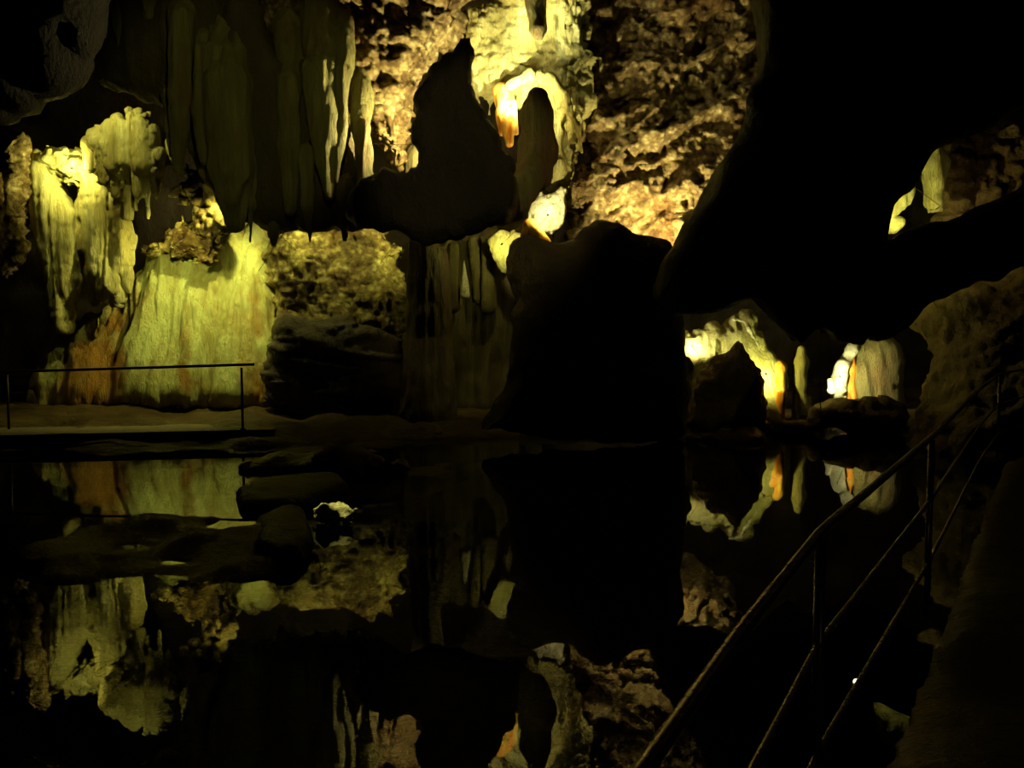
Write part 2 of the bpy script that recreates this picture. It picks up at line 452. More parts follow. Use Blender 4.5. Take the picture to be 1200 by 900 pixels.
def piece(name, vf, mat, parent=None, base=None, bev=0, smooth=True):
    v = np.array([tuple(p) for p in vf[0]])
    o = mesh_obj(name, v, vf[1], mat, base=np.array(base) if base is not None else None, parent=parent, smooth=smooth)
    if bev:
        b = o.modifiers.new('bevel', 'BEVEL'); b.width = bev; b.segments = 2
    return o
def empty(name, loc):
    o = bpy.data.objects.new(name, None); C.objects.link(o); o.location = loc; o.empty_display_size = .2
    return o

def floodlight(key, label):
    px, py, Y, P, ax, ay, aY, spread, col = LAMPS[key]
    p = at(px, py, Y); aim = (at(ax, ay, aY)-p).normalized()
    root = empty('floodlight', p)
    tag(root, label, 'lamp', None)
    rot = aim.to_track_quat('Z', 'Y')
    def place(name, V, Fc, mat, sm=False):
        me = bpy.data.meshes.new(name); me.from_pydata([tuple(rot @ Vector(q)) for q in V], [], Fc); me.materials.append(mat)
        o = bpy.data.objects.new(name, me); C.objects.link(o); o.parent = root; return o
    prof = [(.0, -.07), (.022, -.07), (.028, -.05), (.028, -.01), (.036, .0), (.036, .012), (.030, .012), (.026, .002), (0, .0)]
    V, Fc = [], []
    n = 16
    for (r_, z_) in prof:
        for j in range(n):
            a = 2*math.pi*j/n; V.append((r_*math.cos(a), r_*math.sin(a), z_))
    for i in range(len(prof)-1):
        for j in range(n):
            k_ = (j+1) % n; Fc.append((i*n+j, i*n+k_, (i+1)*n+k_, (i+1)*n+j))
    if key in BARE:
        root['open'] = 1
        V = [(x_*.55, y_*.55, z_*.55) for x_, y_, z_ in V]
        place('socket', V, Fc, M_REFL)
        V, Fc = [], []
        for a_ in range(1, 8):
            th = math.pi*a_/8
            for j in range(12): V.append((.014*math.sin(th)*math.cos(j*math.pi/6), .014*math.sin(th)*math.sin(j*math.pi/6), .012+.018*math.cos(th)))
        for a_ in range(6):
            for j in range(12): Fc.append((a_*12+j, a_*12+(j+1) % 12, a_*12+12+(j+1) % 12, a_*12+12+j))
        Fc.append(tuple(range(12))); Fc.append(tuple(72+j for j in range(12))[::-1])
        place('globe', V, Fc, M_GLOBE, True)
        l = bpy.data.lights.new('bulb', 'SPOT'); l.energy = P; l.color = col; l.shadow_soft_size = .02; l.spot_size = math.radians(spread); l.spot_blend = .5
        lo = bpy.data.objects.new('bulb', l); C.objects.link(lo); lo.parent = root; lo.location = aim*.055; lo.rotation_euler = aim.to_track_quat('-Z', 'Y').to_euler()
        return root
    place('housing', V, Fc, M_IRON)
    V = [(0.026*math.cos(2*math.pi*j/n), .026*math.sin(2*math.pi*j/n), .006) for j in range(n)]
    place('lens', V, [tuple(range(n))], M_LENS)
    V, Fc = tube([(-.034, 0, -.03), (-.045, 0, -.08), (0, 0, -.12), (.045, 0, -.08), (.034, 0, -.03)], .005, 6)
    place('bracket', V, Fc, M_IRON)
    l = bpy.data.lights.new('bulb', 'SPOT'); l.energy = P*1.0; l.color = col; l.spot_size = math.radians(spread); l.spot_blend = .6
    l.shadow_soft_size = .03
    lo = bpy.data.objects.new('bulb', l); C.objects.link(lo); lo.parent = root
    lo.location = aim*.03; lo.rotation_euler = aim.to_track_quat('-Z', 'Y').to_euler()
    return root

# ------------------------------------------------------------------ the setting: shell of the cave
def sheet(name, fn, nu, nv, mat, dispamp, seed, label=None):
    u, v = np.meshgrid(np.linspace(0, 1, nu), np.linspace(0, 1, nv), indexing='ij')
    P = np.stack(fn(u, v), -1).reshape(-1, 3)
    i, j = np.meshgrid(np.arange(nu-1), np.arange(nv-1), indexing='ij')
    a = (i*nv+j).ravel(); q = np.stack([a, a+nv, a+nv+1, a+1], 1)
    N = v_normals(P, q)
    x, y, z = P.T
    P = P+N*(dispamp*(fbm(x*.45, y*.45, z*.45, seed, 4)+.25*ridge(x*1.3, y*1.3, z*.6, seed+9)))[:, None]
    o = mesh_obj(name, P, q, mat, base=np.zeros(3))
    tag(o, label, None, None, 'structure')
    return o
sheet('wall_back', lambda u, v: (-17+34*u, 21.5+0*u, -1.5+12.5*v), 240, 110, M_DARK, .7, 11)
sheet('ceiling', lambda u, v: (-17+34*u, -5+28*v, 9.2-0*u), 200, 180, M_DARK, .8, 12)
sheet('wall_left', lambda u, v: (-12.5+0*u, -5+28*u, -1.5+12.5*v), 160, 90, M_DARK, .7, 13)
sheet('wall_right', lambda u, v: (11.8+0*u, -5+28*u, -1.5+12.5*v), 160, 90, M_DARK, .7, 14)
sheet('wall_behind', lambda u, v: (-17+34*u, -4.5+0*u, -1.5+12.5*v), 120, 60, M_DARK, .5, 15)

# lake bed and far shore, one ground surface
def ground():
    nx, ny = 420, 320
    X, Yg = np.meshgrid(np.linspace(-14, 13, nx), np.linspace(-5, 23, ny), indexing='ij')
    zz = np.zeros_like(X)
    shore = np.interp(X, [-14, -8.2, -4.6, -4.0, -1.5, 0, 1.5, 3.0, 4.2, 5.0, 6.5, 8, 13],
                         [13.9, 13.9, 13.9, 14.3, 15.2, 15.6, 15.5, 15.2, 15.4, 16.4, 15.5, 13.8, 11.5])
    shore = shore+.5*fbm(X*.8, Yg*.8, zz, 5, 3)*(np.clip((X+4.6)/1.0, 0, 1))
    t = (Yg-shore)
    h = np.where(t > 0, .16*(1-np.exp(-t*1.2))+.05*t, np.maximum(t*.9, -.8))
    left = np.clip((-4.2-X)/1.0, 0, 1)
    lip = .05*np.abs(vnoise(X*1.2, Yg*3.2, zz, 3))+.10*fbm(X*1.3, Yg*1.3, zz, 8, 4)
    Z = h+lip*np.clip(t*2+.6, .2, 1)
    v = np.stack([X, Yg, Z], -1).reshape(-1, 3)
    i, j = np.meshgrid(np.arange(nx-1), np.arange(ny-1), indexing='ij')
    a = (i*ny+j).ravel(); q = np.stack([a, a+ny, a+ny+1, a+1], 1)
    tag(mesh_obj('floor', v, q, M_SHORE, base=np.zeros(3)), kind='structure')
ground()
WV, WF = [(-11.2, -3.6, 0), (10.6, -3.6, 0), (10.6, 20.0, 0), (-11.2, 20.0, 0)], [(0, 1, 2, 3)]
tag(piece('lake_water', (WV, WF), M_WATER, base=(0, 0, 0)), 'black still lake water mirroring the lit rock', 'water', None, 'stuff')

# ------------------------------------------------------------------ lit rock behind
form('hanging_drapery', 17.1, .24, [(38, 205), (50, 190), (62, 200), (76, 225), (88, 250), (93, 290), (87, 340), (80, 390), (70, 388), (58, 340), (44, 270)],
     'drape', M_DRAPE, .03, .2, (.03, 5), seed=2, label='long narrow drapery blade at the far left, hanging straight below the blown-out lamp glow', cat='cave drapery')
form('hanging_drapery', 17.2, .32, [(88, 250), (98, 215), (110, 190), (124, 170), (136, 190), (140, 232), (153, 258), (160, 290), (152, 318), (140, 345), (127, 348), (121, 330), (112, 352), (106, 322), (100, 300), (94, 318)],
     'drape', M_DRAPE, .03, .24, (.05, 5), seed=19, fringe=(.10, .05, .25, .05), label='wide dim drapery with ragged lower tips right of the long narrow blade', cat='cave drapery')
form('lamp_crest', 17.0, .32, [(42, 186), (50, 174), (60, 168), (72, 172), (88, 177), (97, 172), (106, 162), (114, 176), (110, 204), (100, 222), (86, 226), (70, 212), (56, 206), (42, 202)],
     'coral', M_DRAPE, .03, .2, (.05, 6), seed=20, amp=.8, label='blown-out white crest of rock around the lamp at the far left', cat='rock').name = 'cave_coral'
form('hanging_drapery', 16.8, .34, [(108, 172), (110, 163), (118, 154), (124, 158), (130, 150), (138, 142), (146, 137), (150, 141), (153, 140), (155, 126), (159, 131), (164, 135), (169, 129), (172, 140), (177, 136), (181, 152), (187, 156), (191, 186), (189, 205), (180, 206), (172, 208), (164, 204), (150, 208), (140, 206), (134, 200), (124, 182), (116, 180)],
     'drape', M_DRAPE, .026, .22, (.05, 7), seed=7, amp=.8, fringe=(.05, .15, .55, .045), label='brightest fringed tassel of drapery, right of the blown-out far left lamp glow', cat='cave drapery')
form('hanging_drapery', 16.7, .1, [(193, 148), (199, 143), (205, 142), (209, 158), (206, 176), (198, 178), (194, 166)],
     'drape', M_DRAPE, .022, .08, (.03, 7), seed=29, fringe=(.05, .08, .25, .025), label='tiny pale drapery scrap just right of the brightest fringed tassel', cat='cave drapery')
form('cave_coral', 16.7, .5, [(-30, 150), (0, 150), (4, 158), (10, 155), (20, 166), (26, 160), (34, 172), (36, 200), (34, 240), (38, 300), (20, 330), (-30, 330)],
     'coral', M_CORAL, .043, .35, (.05, 4), seed=3, label='knobbly coral-crusted rock cut by the left edge beside the glowing drapery', cat='rock')
form('cave_coral', 17.2, .3, [(212, 205), (222, 192), (236, 196), (250, 205), (256, 222), (262, 240), (268, 262), (258, 275), (238, 268), (226, 248), (214, 236), (208, 220)],
     'coral', M_YCORAL, .026, .2, (.05, 5), seed=4, fringe=(.07, .05, .2, .03), label='small pale knobbly crust hanging between the left curtain and the big flowstone', cat='rock')
form('flowstone_wall', 18.3, 1.0, [(76, 480), (78, 396), (85, 381), (92, 389), (99, 380), (110, 379), (118, 372), (127, 371), (133, 377), (139, 356), (144, 358), (152, 352), (160, 322), (168, 298), (174, 284), (179, 278), (184, 288), (196, 276), (214, 262), (240, 250), (258, 256), (268, 270), (277, 262), (283, 259), (290, 273), (299, 266), (308, 270), (318, 280), (328, 284), (336, 290), (342, 330), (345, 400), (342, 480)],
     'flow', M_FLOW, .036, .55, (.04, 5), lean=(0, .28, 200, 400), seed=5, amp=1.35, label='huge pale green flowstone wall behind the handrail', cat='flowstone') .name = 'flowstone'
form('cave_coral', 17.45, .4, [(172, 296), (178, 282), (184, 290), (192, 276), (204, 264), (216, 254), (228, 258), (244, 262), (262, 268), (268, 290), (258, 312), (240, 322), (226, 308), (210, 318), (196, 306), (184, 304)],
     'coral', M_YCORAL, .032, .28, (.05, 6), seed=18, amp=.8, label='knobbly yellow crust capping the top left of the huge green flowstone', cat='rock')
form('flowstone', 17.55, .42, [(150, 470), (148, 400), (160, 340), (172, 310), (185, 300), (205, 306), (225, 330), (240, 352), (246, 400), (240, 470)],
     'flow', M_FLOW, .032, .36, (.03, 4), lean=(0, .3, 200, 400), seed=15, label='smooth bulging flowstone apron at the left foot of the huge green wall', cat='flowstone')
form('flowstone', 17.62, .36, [(255, 470), (258, 400), (270, 340), (284, 290), (298, 284), (314, 310), (326, 350), (330, 400), (322, 470)],
     'flow', M_FLOW, .032, .3, (.03, 4), lean=(0, .25, 290, 400), seed=16, label='narrow fluted flowstone rib between the brown stain and the coral crust', cat='flowstone')
form('cave_coral', 18.1, .8, [(322, 420), (320, 290), (330, 280), (345, 272), (366, 273), (384, 275), (400, 268), (404, 274), (412, 270), (424, 261), (440, 258), (452, 262), (462, 262), (462, 278), (478, 290), (481, 296), (474, 310), (480, 330), (486, 345), (486, 380), (470, 420)],
     'coral', M_YCORAL, .036, .45, (.06, 5), seed=6, amp=.6, label='yellow coral-crusted wall between the huge flowstone and the dim column', cat='rock')
form('rock_shelf', 17.0, .5, [(318, 480), (320, 420), (326, 384), (340, 376), (368, 378), (392, 372), (420, 382), (446, 392), (470, 400), (480, 440), (478, 480)],
     'layers', M_DARK, .043, .3, (.06, 4), seed=8, amp=.7, label='dark layered boulder heap at the foot of the yellow coral wall', cat='rock')
form('cave_column', 16.6, .28, cones=[(490, 485, .46, 492, 440, .36, 0), (492, 440, .36, 497, 370, .30, 0), (497, 370, .30, 497, 290, .24, 0), (497, 290, .24, 500, 190, .34, 0), (512, 485, .38, 512, 410, .26, 0), (512, 410, .26, 510, 300, .2, 0)],
     style='column', mat=M_COLUMN, cell=.032, seed=9, label='dim olive column joining floor and ceiling at the middle of the shore', cat='cave column')
form('cave_wall_rock', 18.4, .7, [(515, 490), (518, 300), (530, 280), (560, 272), (600, 262), (640, 262), (640, 330), (630, 490)],
     'flow', M_COLUMN, .050, .4, (.06, 4), seed=10, label='brown fluted wall inside the alcove right of the dim column', cat='rock') .name = 'alcove_rock'
form('stalagmite', 17.2, .1, cones=[(545, 345, .09, 544, 306, .02, 0)], style='stone', mat=M_PALE, cell=.018, seed=11, amp=.25,
     label='thin white stalagmite needle glowing inside the alcove', cat='stalagmite')
form('alcove_drapery', 17.0, .22, [(572, 282), (580, 276), (592, 273), (604, 268), (614, 272), (615, 290), (606, 300), (598, 318), (592, 320), (588, 305), (580, 300)],
     'drape', M_DRAPE, .022, .15, (.03, 6), seed=12, label='small yellow drapery tip lit in the alcove below the glowing boulder', cat='cave drapery') .name = 'hanging_drapery'
form('column', 17.3, .1, cones=[(573, 360, .12, 572, 290, .09, 0), (560, 350, .08, 556, 285, .1, 0.1), (532, 360, .1, 530, 290, .09, 0)], style='column', mat=M_COLUMN, cell=.025, seed=13,
     label='row of slim dim columns joined together inside the alcove', cat='cave column') .name = 'cave_column'
form('glowing_boulder', 16.75, .42, [(616, 262), (620, 246), (627, 232), (632, 222), (638, 226), (648, 224), (658, 218), (666, 222), (670, 240), (668, 256), (658, 268), (648, 278), (636, 276), (624, 272)],
     'crag', M_PALE, .025, .3, (.03, 6), seed=14, amp=.45, label='small white boulder glaring beside a lamp in the middle of the wall', cat='boulder') .name = 'boulder'
form('stalagmite', 16.0, .1, cones=[(622, 284, .2, 620, 264, .11, 0), (634, 286, .15, 627, 268, .07, .05)], style='stone', mat=M_ORANGE, cell=.018, seed=17, amp=.3,
     label='stubby orange stalagmite against the glaring white boulder', cat='stalagmite')

# upper left wall
form('ceiling_rock', 16.7, .9, [(330, -50), (560, -50), (548, 40), (520, 60), (508, 84), (500, 110), (490, 140), (486, 170), (490, 196), (470, 200), (452, 190), (438, 170), (420, 200), (400, 130), (380, 110), (350, 120), (335, 90), (300, 60), (300, -20)],
     'coral', M_CORAL, .040, .5, (.08, 4), lean=(0, 0, 0, 0), seed=21, label='knobbly coral-crusted ceiling rock left of the dark round cavity, bright along its right rim', cat='rock')
form('ceiling_drapery', 17.3, .55, [(548, 20), (575, 5), (580, -50), (694, -50), (692, 20), (683, 42), (690, 56), (703, 76), (694, 88), (692, 112), (686, 140), (678, 160), (672, 200), (664, 222), (640, 215), (620, 220), (614, 150), (604, 130), (580, 130), (566, 122), (556, 104), (552, 70)],
     'crag', M_DRAPE, .032, .4, (.06, 5), seed=22, amp=.85, fringe=(.14, .06, .2, .05), label='big cream drapery cluster glowing at top centre above an orange stub', cat='cave drapery', holes=[]).name = 'hanging_drapery'
form('stalactite', 16.05, .2, cones=[(625, -50, .26, 630, 34, .14, 0), (630, 34, .14, 632, 44, .06, 0)], style='column', mat=M_OLIVE, cell=.029, seed=23,
     label='dark stalactite hanging in the upper middle of the glowing cream drapery', cat='stalactite')
form('cave_column', 15.4, .3, cones=[(630, 114, .15, 630, 135, .23, 0), (630, 135, .23, 632, 175, .28, 0), (632, 175, .28, 624, 204, .28, 0), (624, 204, .28, 600, 236, .22, -.2, -.7), (600, 236, .22, 582, 246, .22, -.7, -1.15)],
     style='column', mat=M_OLIVE, cell=.03, seed=24, k=.16, label='dull olive column standing before the cream drapery at top centre', cat='cave column')
form('stalactite', 16.2, .1, cones=[(588, 108, .16, 593, 140, .125, .45, .2), (593, 140, .125, 597, 168, .06, .2), (601, 122, .08, 606, 156, .035, .2), (584, 130, .05, 586, 158, .02, .2)], style='column', mat=M_ORANGE, cell=.018, seed=25, amp=.5,
     label='glowing orange stub hanging under the cream drapery', cat='stalactite')
form('arch_rock', 16.5, .15, cones=[(598, 100, .07, 622, 88, .09, 0), (622, 88, .09, 645, 92, .08, 0), (645, 92, .08, 662, 115, .08, 0), (662, 115, .08, 676, 150, .07, 0), (676, 150, .07, 682, 178, .03, 0)], style='drape', mat=M_DRAPE, cell=.022, seed=26, amp=.6,
     label='curved rib arching over the top of the dull olive column', cat='rock') .name = 'rock_rib'
form('right_wall_rock', 18.3, .9, [(672, -50), (900, -50), (900, 60), (890, 180), (850, 300), (800, 330), (690, 330), (660, 262), (664, 226), (676, 205), (684, 172), (700, 110), (704, 70), (690, 40)],
     'strata', M_CORAL, .040, .5, (.08, 4), seed=27, label='tall slanting rough wall right of the cream drapery, glowing towards its foot', cat='rock') .name = 'slanting_rock'
form('boulder', 16.9, .3, [(655, 240), (668, 216), (690, 202), (712, 196), (722, 206), (716, 226), (690, 240), (668, 250)], 'coral', M_CORAL, .032, .2, (.05, 5), seed=28, amp=.7,
     label='knobbly crusted ledge between the white boulder and the slanting rough wall', cat='rock')

# ------------------------------------------------------------------ rock masses in front of the lamps
form('hanging_rock', 14.6, 1.0, [(-260, -110), (140, -110), (130, 40), (110, 100), (60, 120), (30, 136), (0, 110), (-40, 100), (-260, 140)], 'hang', M_SHADED, .11, .4, (.12, 2), seed=31, taper=1.1,
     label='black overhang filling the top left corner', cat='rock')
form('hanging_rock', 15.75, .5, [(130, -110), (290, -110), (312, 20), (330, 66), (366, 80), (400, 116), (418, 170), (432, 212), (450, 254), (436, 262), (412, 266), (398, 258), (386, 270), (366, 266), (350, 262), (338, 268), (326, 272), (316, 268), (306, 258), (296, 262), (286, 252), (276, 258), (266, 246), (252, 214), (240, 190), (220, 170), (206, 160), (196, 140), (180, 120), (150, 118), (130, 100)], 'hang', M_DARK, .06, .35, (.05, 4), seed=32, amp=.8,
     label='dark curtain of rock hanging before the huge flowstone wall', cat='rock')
# stalactites along it
stal = [
 (270, 96, .34, 272, 200, .29, 277, 262, .10, 'broad flat olive stalactite, widest and longest of the row before the flowstone'),
 (212, 20, .17, 210, 110, .15, 209, 200, .04, 'narrow brown stalactite left of the broad flat olive one'),
 (238, 60, .12, 236, 130, .10, 240, 190, .03, 'thin dark stalactite touching the left side of the broad olive one'),
 (338, 100, .17, 338, 170, .13, 340, 246, .04, 'slim dark stalactite hanging right of the broad flat olive one'),
 (378, 84, .26, 384, 160, .16, 388, 232, .04, 'tapering stalactite with a pale right edge, below the crusted ceiling rock'),
 (402, 84, .12, 400, 150, .08, 394, 212, .03, 'thin bright-edged stalactite just right of the tapering one'),
 (140, -20, .12, 139, 20, .08, 138, 54, .02, 'tiny lone stalactite near the top left corner'),
 (176, -40, .14, 174, 0, .11, 175, 18, .05, 'short blunt stalactite touching the top edge at left'),
 (318, 190, .12, 320, 230, .08, 321, 286, .02, 'dark stalactite tip in front of the top of the narrow flowstone rib'),
 (298, 190, .14, 296, 240, .08, 294, 284, .02, 'dark stalactite tip just right of the broad olive stalactite'),
 (424, 150, .15, 428, 210, .10, 432, 262, .03, 'dark stalactite under the bright right rim of the crusted ceiling rock'),
 (360, 180, .12, 362, 240, .08, 364, 284, .02, 'short dark stalactite over the yellow coral wall, nearest the flowstone'),
 (404, 220, .12, 404, 250, .07, 404, 280, .02, 'short dark stalactite over the middle of the yellow coral wall'),
 (196, 110, .1, 198, 150, .08, 200, 184, .02, 'small stalactite right above the gap beside the fringed tassel'),
]
for i, (x0, y0, r0, x1, y1, r1, x2, y2, r2, lab) in enumerate(stal):
    form('stalactite', 15.1 if i < 6 else 15.25, .1, cones=[(x0, y0-70, r0*1.3, x0, y0, r0, .75, .1), (x0, y0, r0, x1, y1, r1, 0), (x1, y1, r1, x2, y2, r2, 0)] + ([(x0-8, y0, r0*.8, x1-9, y1, r1*.8, 0), (x1-9, y1, r1*.8, x2-4, y2-6, r2, 0)] if i in (0, 4) else []),
         style='column', mat=M_OLIVE, cell=.025 if r0 > .13 else .028, seed=40+i, amp=1.25, label=lab, cat='stalactite', group=None)
form('cavity_dark_mass', 14.2, .35, [(486, 196), (485, 155), (493, 115), (507, 90), (522, 77), (536, 68), (548, 46), (549, 70), (548, 106), (560, 134), (574, 150), (582, 172), (596, 200), (602, 240), (592, 258), (560, 268), (520, 282), (504, 292), (482, 284), (450, 272), (420, 264), (410, 250), (420, 226), (436, 204), (458, 198), (474, 202)], 'hang', M_SHADED, .045, .22, (.05, 5), seed=60, amp=.4, k=.2, cones=[(436, 238, .28, 436, 236, .34, 0, 1.35), (560, 210, .25, 570, 240, .25, .1, .2)],
     label='black rounded mass put in for the dark cavity between the bright ceiling rim and the orange stub', cat='rock') .name = 'hanging_rock'  # stands in for a dark cavity, its shade built as a black body
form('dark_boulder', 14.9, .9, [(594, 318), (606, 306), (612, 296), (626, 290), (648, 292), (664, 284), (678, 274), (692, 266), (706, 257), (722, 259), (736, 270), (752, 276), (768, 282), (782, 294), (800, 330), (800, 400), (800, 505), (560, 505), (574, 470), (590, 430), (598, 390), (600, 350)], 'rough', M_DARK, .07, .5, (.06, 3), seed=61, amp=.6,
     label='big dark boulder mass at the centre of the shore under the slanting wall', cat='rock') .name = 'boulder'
form('overhang', 12.6, 1.3, [(862, -200), (864, 0), (866, 60), (860, 110), (852, 150), (838, 192), (816, 234), (800, 262), (786, 290), (764, 330), (754, 346), (768, 358), (776, 364), (800, 366), (826, 362), (846, 356), (866, 350), (884, 364), (896, 384), (912, 398), (926, 386), (946, 386), (960, 400), (976, 406), (990, 390), (1004, 370), (1000, 340), (1000, 290), (1002, 268), (1030, 224), (1050, 190), (1080, 176), (1110, 166), (1140, 144), (1200, 126), (1330, 90), (1330, -200)], 'rough', M_SHADED, .085, .3, (.04, 3), seed=62, amp=.28, taper=.6,
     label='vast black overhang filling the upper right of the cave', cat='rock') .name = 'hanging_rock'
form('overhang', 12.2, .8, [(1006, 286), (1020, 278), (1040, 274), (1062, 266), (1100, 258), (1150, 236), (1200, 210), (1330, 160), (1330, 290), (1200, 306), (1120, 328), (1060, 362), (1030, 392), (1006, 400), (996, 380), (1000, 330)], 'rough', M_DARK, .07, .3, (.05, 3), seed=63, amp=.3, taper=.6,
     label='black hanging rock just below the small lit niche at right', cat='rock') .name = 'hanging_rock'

# right niche
form('niche_drapery', 14.2, .16, [(1004, 300), (1000, 270), (1020, 246), (1040, 222), (1044, 206), (1058, 190), (1084, 176), (1104, 168), (1100, 200), (1095, 222), (1093, 248), (1087, 238), (1085, 210), (1080, 190), (1069, 204), (1062, 232), (1050, 240), (1042, 256), (1052, 262), (1046, 270), (1030, 268)],
     'drape', M_DRAPE, .025, .1, (.02, 5), seed=64, label='small lit drapery in the high niche at right', cat='cave drapery') .name = 'hanging_drapery'
form('niche_rock', 15.0, .5, [(1090, 180), (1140, 140), (1190, 130), (1240, 120), (1240, 260), (1100, 280)], 'coral', M_LIME, .043, .3, (.06, 4), seed=65,
     label='dim crusted rock near the right edge above the black overhang', cat='rock') .name = 'cave_coral'

# low formations on the right
form('lit_ridge', 16.9, .5, [(774, 376), (779, 388), (787, 382), (794, 390), (800, 386), (806, 390), (812, 383), (820, 388), (828, 380), (836, 379), (842, 384), (850, 381), (858, 373), (870, 369), (884, 372), (880, 384), (888, 396), (898, 414), (910, 428), (908, 450), (900, 500), (800, 505), (796, 470), (800, 440), (790, 424), (778, 412)],
     'flow', M_DRAPE, .029, .35, (.035, 5), lean=(0, .5, 840, 400), seed=70, label='low pale ridge glowing along its crest on the right shore', cat='rock') .name = 'rock_ridge'
form('boulder', 15.9, .4, [(800, 500), (812, 470), (816, 440), (828, 420), (846, 414), (862, 398), (872, 400), (882, 424), (892, 452), (898, 470), (900, 505)],
     'stone', M_LIME, .036, .3, (.05, 4), seed=71, label='dim rounded boulder in front of the glowing low ridge', cat='boulder')
form('boulder', 15.6, .3, [(752, 505), (756, 450), (770, 424), (790, 414), (806, 416), (812, 428), (800, 460), (800, 505)],
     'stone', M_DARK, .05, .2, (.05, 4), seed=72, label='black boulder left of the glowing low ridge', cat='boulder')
form('rock_spur', 16.3, .1, cones=[(858, 374, .03, 872, 377, .035, .12), (872, 377, .035, 888, 406, .03, .16, .08), (888, 406, .03, 898, 428, .08, .08)], style='crag', mat=M_PALE, cell=.022, seed=73, amp=.8,
     label='thin white rib running down the right side of the glowing ridge', cat='rock') .name = 'rock_rib'
form('orange_column', 16.0, .1, cones=[(915, 500, .06, 914, 460, .10, 0), (914, 460, .10, 912, 432, .13, .1, .3), (906, 474, .04, 906, 446, .06, .1)], style='column', mat=M_ORANGE, cell=.020, seed=74, amp=.5,
     label='orange column at the right foot of the glowing ridge', cat='cave column') .name = 'cave_column'
form('stalagmite', 16.4, .1, cones=[(938, 505, .16, 937, 450, .09, 0), (937, 450, .09, 940, 425, .10, 0), (940, 425, .10, 938, 409, .05, 0)], style='column', mat=M_DRAPE, cell=.025, seed=75, amp=.6,
     label='small yellowish stalagmite standing alone between the two low lit rocks', cat='stalagmite')
form('boulder', 17.5, .5, [(986, 490), (984, 440), (990, 430), (998, 418), (1004, 406), (1012, 398), (1022, 393), (1032, 396), (1042, 404), (1049, 424), (1044, 448), (1050, 490)],
     'flow', M_OLIVE, .029, .35, (.03, 5), seed=76, amp=.7, label='rounded yellow boulder beside the rightmost white-hot lamp glow', cat='boulder')
form('cave_column', 16.9, .1, cones=[(996, 478, .16, 995, 440, .12, .2), (995, 440, .12, 997, 420, .07, .25), (1009, 470, .07, 1008, 430, .05, .2)], style='column', mat=M_ORANGE, cell=.022, seed=77, amp=.5,
     label='pair of short orange columns before the rounded yellow boulder', cat='cave column')
form('stalagmite', 16.7, .1, cones=[(982, 460, .16, 986, 430, .10, .3), (986, 430, .12, 998, 410, .10, .4), (973, 458, .05, 972, 446, .04, .1)], style='stone', mat=M_PALE, cell=.022, seed=78, amp=1.0,
     label='white glaring stump left of the rounded yellow boulder', cat='stalagmite')
form('rock_slope', 15.3, 1.1, [(1040, 520), (1046, 470), (1056, 440), (1058, 396), (1050, 372), (1080, 344), (1120, 324), (1160, 308), (1200, 300), (1340, 280), (1340, 560), (1000, 560)],
     'strata', M_LIME, .055, .7, (.06, 3), lean=(-.5, .4, 1040, 400), taper=.8, seed=79, amp=.55, label='long dim rock slope rising to the right edge above the handrail', cat='rock')

form('rubble_heap', 16.0, .3, [(940, 505), (950, 482), (968, 472), (984, 468), (1000, 474), (1016, 469), (1036, 470), (1052, 478), (1066, 505)], 'layers', M_LIME, .035, .2, (.06, 5), seed=83, amp=.8,
     label='low brown rubble heap at the foot of the rounded yellow boulder', cat='rock').name = 'rock_heap'
# low shore rocks
shore = [
 (470, 508, 70, 12, 15.9, 'long low brown rock lying at the water line below the dim column', M_SHORE),
 (560, 522, 34, 8, 15.2, 'small flat rock at the water line below the big dark boulder mass', M_SHORE),
 (850, 514, 55, 9, 15.3, 'long low brown rock lying in the water below the glowing ridge', M_SHORE),
 (930, 497, 34, 6, 16.0, 'small flat pale rock under the lone stalagmite', M_LIME),
 (350, 548, 60, 14, 12.2, 'flat rock in the water just right of the handrail end', M_SHORE),
 (420, 545, 52, 22, 12.0, 'lumpy olive rock in the water right of the handrail', M_LIME),
]
def flat_rock(px, py, hw, hh, Y, lab, mat, seed):
    c = at(px, py, Y); rx = hw/FPX*Y; rz = max(hh/FPX*Y*.8, .08 if rx > .4 else .13); ry = rx*.55
    cell = .018 if rx < .4 else .04 if rx < 1 else .06
    lo = np.array([c.x-rx, c.y-ry, min(c.z, .05)-rz])-3*cell; hi = np.array([c.x+rx, c.y+ry, c.z+rz])+3*cell
    n_ = np.ceil((hi-lo)/cell).astype(int)+1
    X, YY, Z = np.meshgrid(*[lo[i]+np.arange(n_[i])*cell for i in range(3)], indexing='ij')
    wob = .42*fbm(X*2/rx, YY*2/rx, Z*2/rx, seed, 2)
    F = (np.sqrt(((X-c.x)/rx)**2+((YY-c.y)/ry)**2+((Z-c.z)/rz)**2)-1+wob)*min(rz, rx)
    v, q = surface_nets(F.astype(np.float32), lo, cell)
    v = v+v_normals(v, q)*(1.1*d_stone(v, seed))[:, None]
    return tag(mesh_obj('shore_rock', v, q, mat), lab, 'rock')
for i, a in enumerate(shore): flat_rock(*a, seed=90+i)

